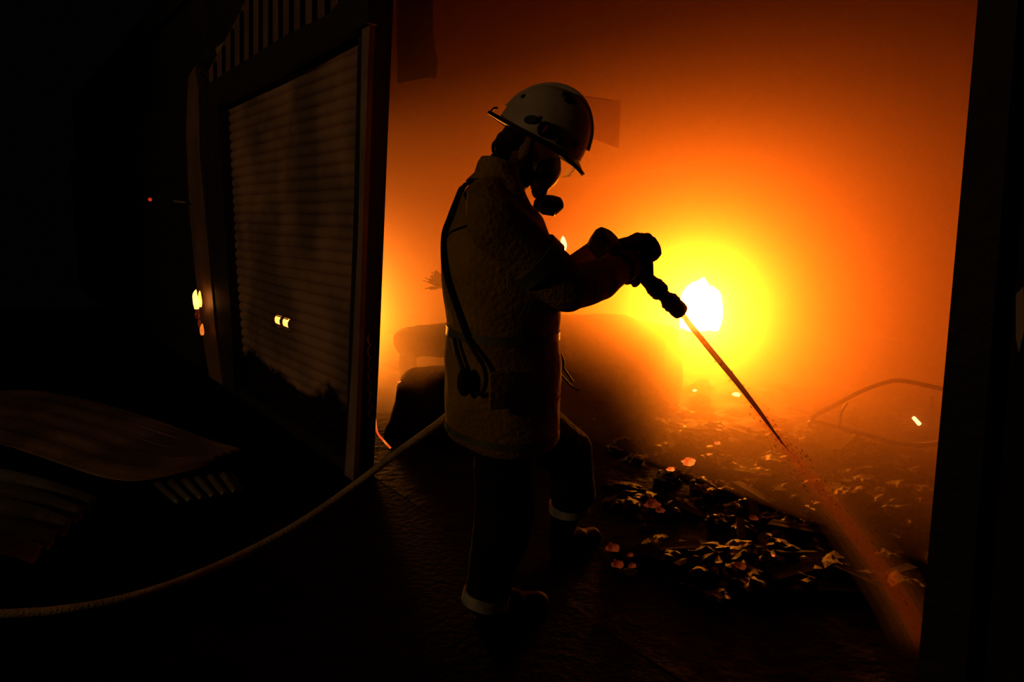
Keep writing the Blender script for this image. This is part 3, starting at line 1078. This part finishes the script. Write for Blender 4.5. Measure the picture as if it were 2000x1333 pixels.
bm = bmesh.new()
ball(bm, H(-.012, 0, -.012), .098, .077, .105, HR, 24, 16)        # cranium
ball(bm, H(.030, 0, -.088), .060, .058, .058, HR)                 # jaw
ball(bm, H(.066, 0, -.122), .024, .024, .020, HR)                 # chin
ball(bm, H(.066, 0, -.020), .028, .052, .014, HR)                 # brow
for q in (-1, 1):
    ball(bm, H(.058, q * .036, -.058), .026, .022, .018, HR)      # cheeks
    ball(bm, H(.066, q * .031, -.035), .014, .013, .010, HR)      # eyes
    ball(bm, H(-.006, q * .078, -.050), .017, .008, .030, HR)     # ears
cap(bm, H(.082, 0, -.030), .008, H(.104, 0, -.066), .012)         # nose bridge
ball(bm, H(.094, 0, -.072), .014, .019, .009, HR)                 # nostrils
ball(bm, H(.086, 0, -.092), .010, .024, .006, HR)                 # upper lip
ball(bm, H(.083, 0, -.103), .010, .021, .006, HR)                 # lower lip
NB = P_(968, 372, 0)
cap(bm, H(-.03, 0, -.07), .058, NB, .066)                         # neck
cap(bm, NB, .07, P_(975, 560, 0), .13)
ball(bm, P_(972, 470, 0), .125, .19, .20, Matrix((FF, LL, ZZ)).transposed())
ball(bm, P_(973, 600, 0), .13, .16, .20, Matrix((FF, LL, ZZ)).transposed())
ball(bm, P_(978, 760, 0), .13, .17, .17, Matrix((FF, LL, ZZ)).transposed())
for a, b_, c_, w_ in ((RS, RE, RW, -1), (LS, LE, LW, 1)):
    cap(bm, a, .06, b_, .045)
    cap(bm, b_, .045, c_, .030)
RH, RK, RA = P_(985, 835, -.10), P_(986, 1008, -.115), P_(952, 1168, -.12)
LH, LK, LA = P_(1005, 830, .10), P_(1112, 880, .12), Pd(1112, 985, 2.62)
for a, b_, c_ in ((RH, RK, RA), (LH, LK, LA)):
    cap(bm, a, .095, b_, .06)
    cap(bm, b_, .06, c_, .042)
body = melt('body', bm, .0065, M['skin'], man, 3)
# hair at the nape
bm = bmesh.new()
ball(bm, H(-.045, 0, -.02), .078, .080, .085, HR)
for q in range(14):
    a = (q / 13 - .5) * 2.4
    ball(bm, H(-.045 - .068 * math.cos(a), .068 * math.sin(a), -.055 - .014 * (q % 3)), .022, .022, .028, HR, 8, 6)
melt('hair', bm, .006, M['hair'], man, 2, lambda p: .004 * nz(p, 40))
bm = bmesh.new()
cap(bm, H(-.055, 0, -.075), .048, NB + ZZ * .03 - FF * .01, .066)
cap(bm, H(.0, 0, -.10), .055, NB + FF * .05 + ZZ * .03, .06)
melt('neck_hood', bm, .008, M['blackcloth'], man, 3, lambda p: .004 * nz(p, 18))
# face mask
mask = melt('face_mask', cap(cap(ball(bmesh.new(), H(.066, 0, -.080), .058, .066, .066, HR), H(.06, 0, -.05), .05, H(.07, 0, -.10), .045), H(.07, 0, -.10), .042, H(.085, 0, -.145), .028), .006, M['black'], man, 3)
bm = bmesh.new()
rg = P_(1070, 403, 0)
tube(bm, [P_(1046, 398, 0), P_(1062, 400, 0), P_(1080, 402, 0), P_(1094, 398, 0)], [.016, .034, .036, .024], 12)
box(bm, P_(1074, 412, 0), .045, .05, .022, HR, .004)
box(bm, P_(1084, 393, 0), .03, .05, .02, HR, .004)
obj('regulator', bm, M['black'], mask)
obj('mask_hose', tube(bmesh.new(), spline([P_(1052, 400, -.02), P_(1045, 415, -.05), P_(1048, 440, -.06), P_(1050, 470, -.08)], 5), .014, 10), M['black'], mask)
mt = bpy.data.materials.new('edge_plastic')
mt.use_nodes = True
_n = mt.node_tree
_n.nodes.remove(_n.nodes['Principled BSDF'])
_a = _n.nodes.new('ShaderNodeBsdfTranslucent')
_a.inputs[0].default_value = (1, .95, .85, 1)
_n.links.new(_a.outputs[0], _n.nodes['Material Output'].inputs[0])
bm = prism(bmesh.new(), [P_(1123, 326, -.03), P_(1126, 328, -.03), P_(1113, 345, -.03), P_(1110, 345, -.03)], LL * .05)
obj('lens_edge', bm, mt, mask, smooth=False)

helm = empty('helmet', BC)
helm.parent = man
helm.matrix_parent_inverse = Matrix.Translation(-man.location)
# helmet sub-parts are meshes; the shell carries them
bpy.data.objects.remove(helm)
rings = []
for k in range(15):
    t = k / 14
    an = t * R(90)
    hh = .178 * math.sin(an)
    rr_ = math.cos(an) ** .82
    rings.append(ell(H(.006 + .014 * t, 0, .006 + hh), HF, HL, .155 * rr_ + .002, .124 * rr_ + .002, 40))
bm = loft(bmesh.new(), rings)
shell = obj('helmet', bm, M['helmet'], man)
# brim
bm = bmesh.new()
o_, i_ = [], []


def brim(k, n=48):
    t = 2 * math.pi * k / n
    f, l = math.cos(t), math.sin(t)
    fr_ = .188 if f > 0 else .190
    a = .150 + (fr_ - .150) * abs(f) ** 1.3
    z = -.022 * abs(f) ** 4 * (1 if f > 0 else -.35)
    return H(a * f, .138 * l, z), H(.150 * f, .118 * l, .010)


for s_ in (0,):
    A = [brim(k) for k in range(48)]
    rows = [[p + HU * .0 for _, p in A], [p for p, _ in A], [p - HU * .009 for p, _ in A], [p - HU * .012 for _, p in A]]
    loft(bm, rows, cap=False)
obj('brim', bm, M['helmet'], shell)
# edge bead of the brim
bm = tube(bmesh.new(), [brim(k % 48)[0] - HU * .004 for k in range(49)], .007, 8)
obj('brim_edging', bm, M['black'], shell)


def dome(f_deg, side_deg, lift=0.0):
    """point on the dome: azimuth from the front, elevation"""
    t = side_deg / 90
    an = R(side_deg)
    rr_ = math.cos(an) ** .82
    return H(.006 + .014 * t + .155 * rr_ * math.cos(R(f_deg)), -.124 * rr_ * math.sin(R(f_deg)), .006 + .178 * math.sin(an))


def outward(p):
    return (p - H(0, 0, .03)).normalized()


ridge = [H(.006 + .014 * t + math.cos(R(x)) * (.158 if math.cos(R(x)) > 0 else .158), 0, .01 + .183 * math.sin(R(x))) for x, t in ((12, .1), (30, .3), (50, .5), (70, .8), (90, 1), (110, .8), (130, .6), (150, .3), (168, .1))]
obj('crown_ridge', tube(bmesh.new(), spline(ridge, 4), .009, 8), M['helmet'], shell)


def patch(name, az, el, ru, rv, m, th=.006):
    p = dome(az, el)
    n = outward(p)
    u, v = basis(n)
    bm = loft(bmesh.new(), [ell(p - n * .006, u, v, ru, rv, 20), ell(p + n * th * .7, u, v, ru, rv, 20), ell(p + n * th, u, v, ru * .85, rv * .85, 20)])
    return obj(name, bm, m, shell)


patch('emblem', 75, 60, .030, .026, M['black'])
k_ = patch('visor_knob', 84, 9, .025, .025, M['black'], .018)
patch('bracket', 104, 11, .024, .014, M['black'], .010)
patch('bracket', 62, 7, .016, .014, M['black'], .010)
patch('vent', 38, 12, .012, .012, M['black'])
patch('vent', 142, 30, .008, .008, M['black'])
p = dome(84, 9) + outward(dome(84, 9)) * .019
bm = tube(bmesh.new(), [p + HU * .012 + HF * .002, p - HU * .012 - HF * .002], .004, 8)
kk = obj('indicator', bm, M['red'], shell)
p = dome(97, 17) + outward(dome(97, 17)) * .004
obj('indicator', ball(bmesh.new(), p, .005, .004, .005), M['red'], shell)
rh = tube(bmesh.new(), spline([H(-.184, -.02, .004), H(-.181, -.02, .022), H(-.168, -.02, .030)], 4), .0035, 6)
obj('rear_hook', rh, M['metal'], shell)
obj('chin_strap', tube(bmesh.new(), spline([H(.0, -.108, .0), H(.015, -.088, -.06), H(.05, -.055, -.12), H(.06, 0, -.145), H(.05, .055, -.12), H(.015, .088, -.06), H(.0, .108, .0)], 5), .008, 8, flat=.35), M['blackcloth'], shell)
# raised clear visor: curved sheet wrapped round the brow, hinged up
n = 14
g0, g1 = [], []
for i in range(n + 1):
    t = (i / n) * 2 - 1
    cth, sth = math.cos(R(78) * t), math.sin(R(78) * t)
    x0 = 1098 + (1214 - 1098) * cth
    x1 = 1105 + (1209 - 1105) * cth
    g0.append(P_(x0, 183 + 15 * cth, .118 * sth))
    g1.append(P_(x1, 252 + 38 * cth, .118 * sth))
bm = bmesh.new()
va = [[bm.verts.new(a.lerp(b_, k / 5)) for k in range(6)] for a, b_ in zip(g0, g1)]
for a, b_ in zip(va, va[1:]):
    for k in range(5):
        bm.faces.new((a[k], a[k + 1], b_[k + 1], b_[k]))
vis = obj('visor', bm, M['lens'], shell)
md = vis.modifiers.new('s', 'SOLIDIFY')
md.thickness = .003
obj('visor_rim', tube(bmesh.new(), g0, .003, 6), M['lens'], vis)
for q in (0, -1):
    l_ = -1 if q == 0 else 1
    obj('visor_arm', tube(bmesh.new(), [H(.01, l_ * .128, .03), g1[q]], .004, 6), M['lens'], shell)

# --- trousers
bm = bmesh.new()
cap(bm, RH, .112, RK, .103)
cap(bm, RK, .103, RA, .072)
cap(bm, P_(968, 1085, -.115), .09, RA, .072)
cap(bm, LH, .13, LK, .102)
cap(bm, LK, .102, Pd(1116, 960, 2.58), .092)
cap(bm, Pd(1116, 940, 2.58), .095, LA, .072)
cap(bm, P_(985, 790, -.06), .11, P_(1000, 790, .07), .11)
tr = melt('trousers', bm, .009, M['trousers'], man, 4, folds)


def ringband(name, c, ax, r, w_, m, parent):
    u, v = basis(ax)
    ax = ax.normalized()
    return obj(name, loft(bmesh.new(), [ell(c + ax * a, u, v, q, q, 24) for a, q in ((-w_, r - .01), (-w_, r), (w_, r), (w_, r - .01))], cap=False), m, parent)


ringband('reflective_band', P_(949, 1168, -.12), RA - RK, .083, .020, M['hemband'], tr)
ringband('reflective_band', Pd(1112, 990, 2.62), LA - LK, .083, .017, M['hemband'], tr)


# --- boots
def boot(ank, heel, toe_dir, tw=0):
    bm = bmesh.new()
    h = Vector((heel.x, heel.y, .045))
    cap(bm, ank, .062, h + ZZ * .05, .052)
    cap(bm, h + ZZ * .02, .052, h + toe_dir * .10 + ZZ * .015, .047)
    cap(bm, h - ZZ * .005, .048, h + toe_dir * .10 - ZZ * .005, .047)
    cap(bm, h + toe_dir * .08 - ZZ * .0, .047, h + toe_dir * .19 - ZZ * .005, .044)
    o = melt('boot', bm, .008, M['boot'], man, 3)
    for v in o.data.vertices:
        v.co.z = max(v.co.z, .012)
    b2 = bmesh.new()
    sd = toe_dir.cross(ZZ)
    out = []
    for t in range(20):
        a = 2 * math.pi * t / 20
        out.append(Vector((h.x, h.y, .001)) + toe_dir * (.092 + .143 * math.cos(a)) + sd * (.046 * math.sin(a)))
    prism(b2, out, ZZ * .018)
    obj('sole', b2, M['black'], o, smooth=False)
    return o


nf = Pf(950, 1222, 0)
boot(RA + (RA - RK) * .05, Vector((nf.x, nf.y + .03, 0)), (FF + LL * -.15).normalized())
ff_ = Pf(1092, 1088, .0)
boot(LA, Vector((ff_.x, ff_.y, 0)), (FF * .9 + LL * .2).normalized())


# --- hose, nozzle
def NZp(px, py, l=0.0):
    return P_(px, py, l)


N0, N1 = NZp(1208, 492, -.005), NZp(1331, 611, -.005)
nd = (N1 - N0).normalized()
NLn = (N1 - N0).length
fh = empty('fire_hose', Vector((N0.x, N0.y, 0)), 'pale fire hose curving over dark ground up to the black nozzle in firefighter hands', 'hose')
prof_ = [(0, .014), (.02, .022), (.09, .022), (.10, .018), (.36, .019), (.37, .026), (.50, .030), (.54, .034), (.66, .034), (.69, .025), (.74, .025), (.76, .030), (.88, .033), (.93, .035), (.985, .033), (1.0, .024)]
u, v = basis(nd)
noz = obj('nozzle', loft(bmesh.new(), [ell(N0 + nd * (NLn * t), u, v, r, r, 24) for t, r in prof_]), M['black'], fh)
for t in (.56, .60, .64, .80, .85):
    obj('grip_ring', tube(bmesh.new(), [p for p in ell(N0 + nd * (NLn * t), u, v, .034, .034, 24)] + [ell(N0 + nd * (NLn * t), u, v, .034, .034, 24)[0]], .0035, 6), M['black'], noz)
BH = P_(1256, 489, .0)
hb = bmesh.new()
q0 = N0 + nd * (NLn * .42)
tube(hb, spline([q0 + LL * .034, BH + LL * .055 - nd * .01, BH + LL * .05, BH - LL * .05, BH - LL * .055 - nd * .01, q0 - LL * .034], 5), .010, 8)
obj('shutoff_handle', hb, M['black'], noz)
gb = bmesh.new()
gp = N0 + nd * (NLn * .22)
cap(gb, gp, .016, gp - ZZ * .045 - FF * .015, .014)
obj('pistol_grip', gb, M['black'], noz)
hp_ = [Pf(-160, 1206, .03), Pf(0, 1200, .03), Pf(120, 1192, .03), Pf(250, 1168, .035), Pf(380, 1125, .05), Pf(500, 1070, .09), Pf(600, 1013, .18), Pf(690, 950, .30)]
hp2 = [Pd(780, 882, 2.68), Pd(862, 823, 2.66), P_(930, 760, .30), P_(1000, 680, .33), P_(1060, 590, .30), P_(1110, 545, .12), P_(1150, 530, .03), P_(1185, 505, 0), N0]
# keep the rise even between the ground run and the hip
hose_pts = spline(hp_ + hp2, 10)
obj('hose_line', tube(bmesh.new(), hose_pts, .0155, 12), M['hose'], fh)
obj('coupling', loft(bmesh.new(), [ell(N0 - nd * a, u, v, r, r, 20) for a, r in ((.045, .018), (.04, .025), (.0, .025), (-.01, .02))]), M['metal'], fh)


# --- gloves: fingers curl round what they hold
def glove(P, A, pd, wrist, r0=.024, tr_=.0155, sgn=1, ln=(1.0, 1.08, 1.03, .88)):
    """P point on the shaft, A its axis, pd direction from the shaft to the palm"""
    A = A.normalized()
    pd = (pd - A * pd.dot(A)).normalized()
    q = A.cross(pd).normalized() * sgn
    bm = bmesh.new()
    R_ = r0 + tr_ * .8
    for k in range(4):
        c = P + A * ((k - 1.5) * .0275)
        pts = []
        for j in range(9):
            a = R(-15 + 235 * ln[k] * j / 8)
            pts.append(c + (pd * math.cos(a) + q * math.sin(a)) * (R_ + (.006 if j in (2, 5) else 0)))
        tube(bm, pts, [tr_ * 1.05] * 4 + [tr_] * 3 + [tr_ * .95, tr_ * .75], 10)
        ball(bm, pts[-1], tr_ * .8, tr_ * .8, tr_ * .8, None, 8, 6)
    # palm
    pc_ = P + pd * (R_ + .012)
    for k in (-1, 0, 1):
        cap(bm, pc_ + A * (k * .03) + q * .012, .023, pc_ + A * (k * .02) - q * .035 + (wrist - pc_) * .25, .024)
    cap(bm, pc_ - q * .03 + (wrist - pc_) * .2, .034, wrist, .034)
    # thumb leaves the side of the palm and closes the other way
    tb = pc_ + A * .045 - q * .03
    tp = [tb, P + A * .062 + pd * .01 - q * (R_ * .9), P + A * .05 - pd * (R_ * .7) - q * (R_ * .75), P + A * .035 - pd * (R_ * 1.1) - q * .004]
    tube(bm, spline(tp, 4), tr_ * 1.12, 10)
    ball(bm, tp[-1], tr_, tr_, tr_, None, 8, 6)
    o = melt('glove', bm, .0042, M['glove'], man, 3, lambda p: .0015 * nz(p, 30))
    return o


glove(N0 + nd * (NLn * .20), nd, (RW - (N0 + nd * (NLn * .20))), RW, r0=.020, sgn=-1)
glove(BH, LL, (LW - BH) + ZZ * .06 + FF * .08, LW.lerp(BH, .25), r0=.016, tr_=.0175, sgn=1)
u, v = basis(BH - LW)
d_ = (BH - LW).normalized()
obj('glove_cuff', loft(bmesh.new(), [ell(LW + d_ * a, u, v, r, r, 20) for a, r in ((.0, .05), (.03, .046), (.06, .036), (.075, .034))]), M['glove'], man)

# --- the water
wj = empty('water_jet', Vector((N1.x, N1.y, 0)), 'jet of water spraying from nozzle down to lower right rubble, widening as it falls', 'water')
JP = [(1331, 612), (1352, 640), (1395, 693), (1440, 748), (1480, 800), (1520, 855), (1565, 912), (1610, 968), (1655, 1025), (1700, 1084), (1745, 1148), (1788, 1222), (1822, 1296)]
JD = [N1.y + (2.06 - N1.y) * (i / 12) for i in range(13)]
JW = [6, 7, 10, 13, 17, 21, 26, 31, 35, 38, 40, 42, 44]
jp = [Pd(x, y, d) for (x, y), d in zip(JP, JD)]
jr = [w_ / 580 for w_ in JW]
SP = spline(jp, 6)
RR = []
for i in range(len(SP)):
    t = i / (len(SP) - 1) * 12
    k = min(11, int(t))
    RR.append(jr[k] + (jr[k + 1] - jr[k]) * (t - k))
core = [.0075 - .0005 * i / 6 if i < 24 else max(.0012, .0055 - .00018 * (i - 24)) for i in range(len(SP))]
mw_ = bpy.data.materials.new('water_core')
mw_.use_nodes = True
_n = mw_.node_tree
_n.nodes.remove(_n.nodes['Principled BSDF'])
a1 = _n.nodes.new('ShaderNodeBsdfTranslucent')
a1.inputs[0].default_value = (.10, .06, .035, 1)
a2 = _n.nodes.new('ShaderNodeBsdfTransparent')
a2.inputs[0].default_value = (.9, .88, .85, 1)
a3 = _n.nodes.new('ShaderNodeMixShader')
a3.inputs[0].default_value = .22
_n.links.new(a1.outputs[0], a3.inputs[1])
_n.links.new(a2.outputs[0], a3.inputs[2])
_n.links.new(a3.outputs[0], _n.nodes['Material Output'].inputs[0])
obj('jet_core', tube(bmesh.new(), SP[:34], [(.0105 + .003 * i / 33) * (1 - (i / 33) ** 3) + .0004 for i in range(34)], 10), mw_, wj)
for nm, gr, dens in (('spray_core', .45, 13.0), ('spray', .70, 3.2), ('spray_mist', 1.05, 1.5), ('outer_mist', 1.45, .8)):
    tag(obj(nm, tube(bmesh.new(), SP, [r * gr for r in RR], 20), volume(nm, [('s', (1, .9, .75), dens * .17, .5), ('a', (.8, .45, .25), dens * 1.3, 0)]), wj), kind='stuff')
me = bpy.data.meshes.new('droplets')
bm = bmesh.new()
rd = random.Random(5)
for i in range(420):
    t = rd.random() ** .7
    k = min(len(SP) - 2, int(t * (len(SP) - 1)))
    d = (SP[k + 1] - SP[k]).normalized()
    u, v = basis(d)
    a = rd.uniform(0, 6.28)
    r = RR[k] * (rd.random() ** .6) * 1.15
    c = SP[k] + u * (math.cos(a) * r) + v * (math.sin(a) * r)
    s_ = rd.uniform(.0006, .0013)
    tube(bm, [c - d * s_ * 5, c, c + d * s_ * 5], [s_ * .3, s_, s_ * .3], 4)
tag(obj('droplets', bm, mw_, wj), kind='stuff')
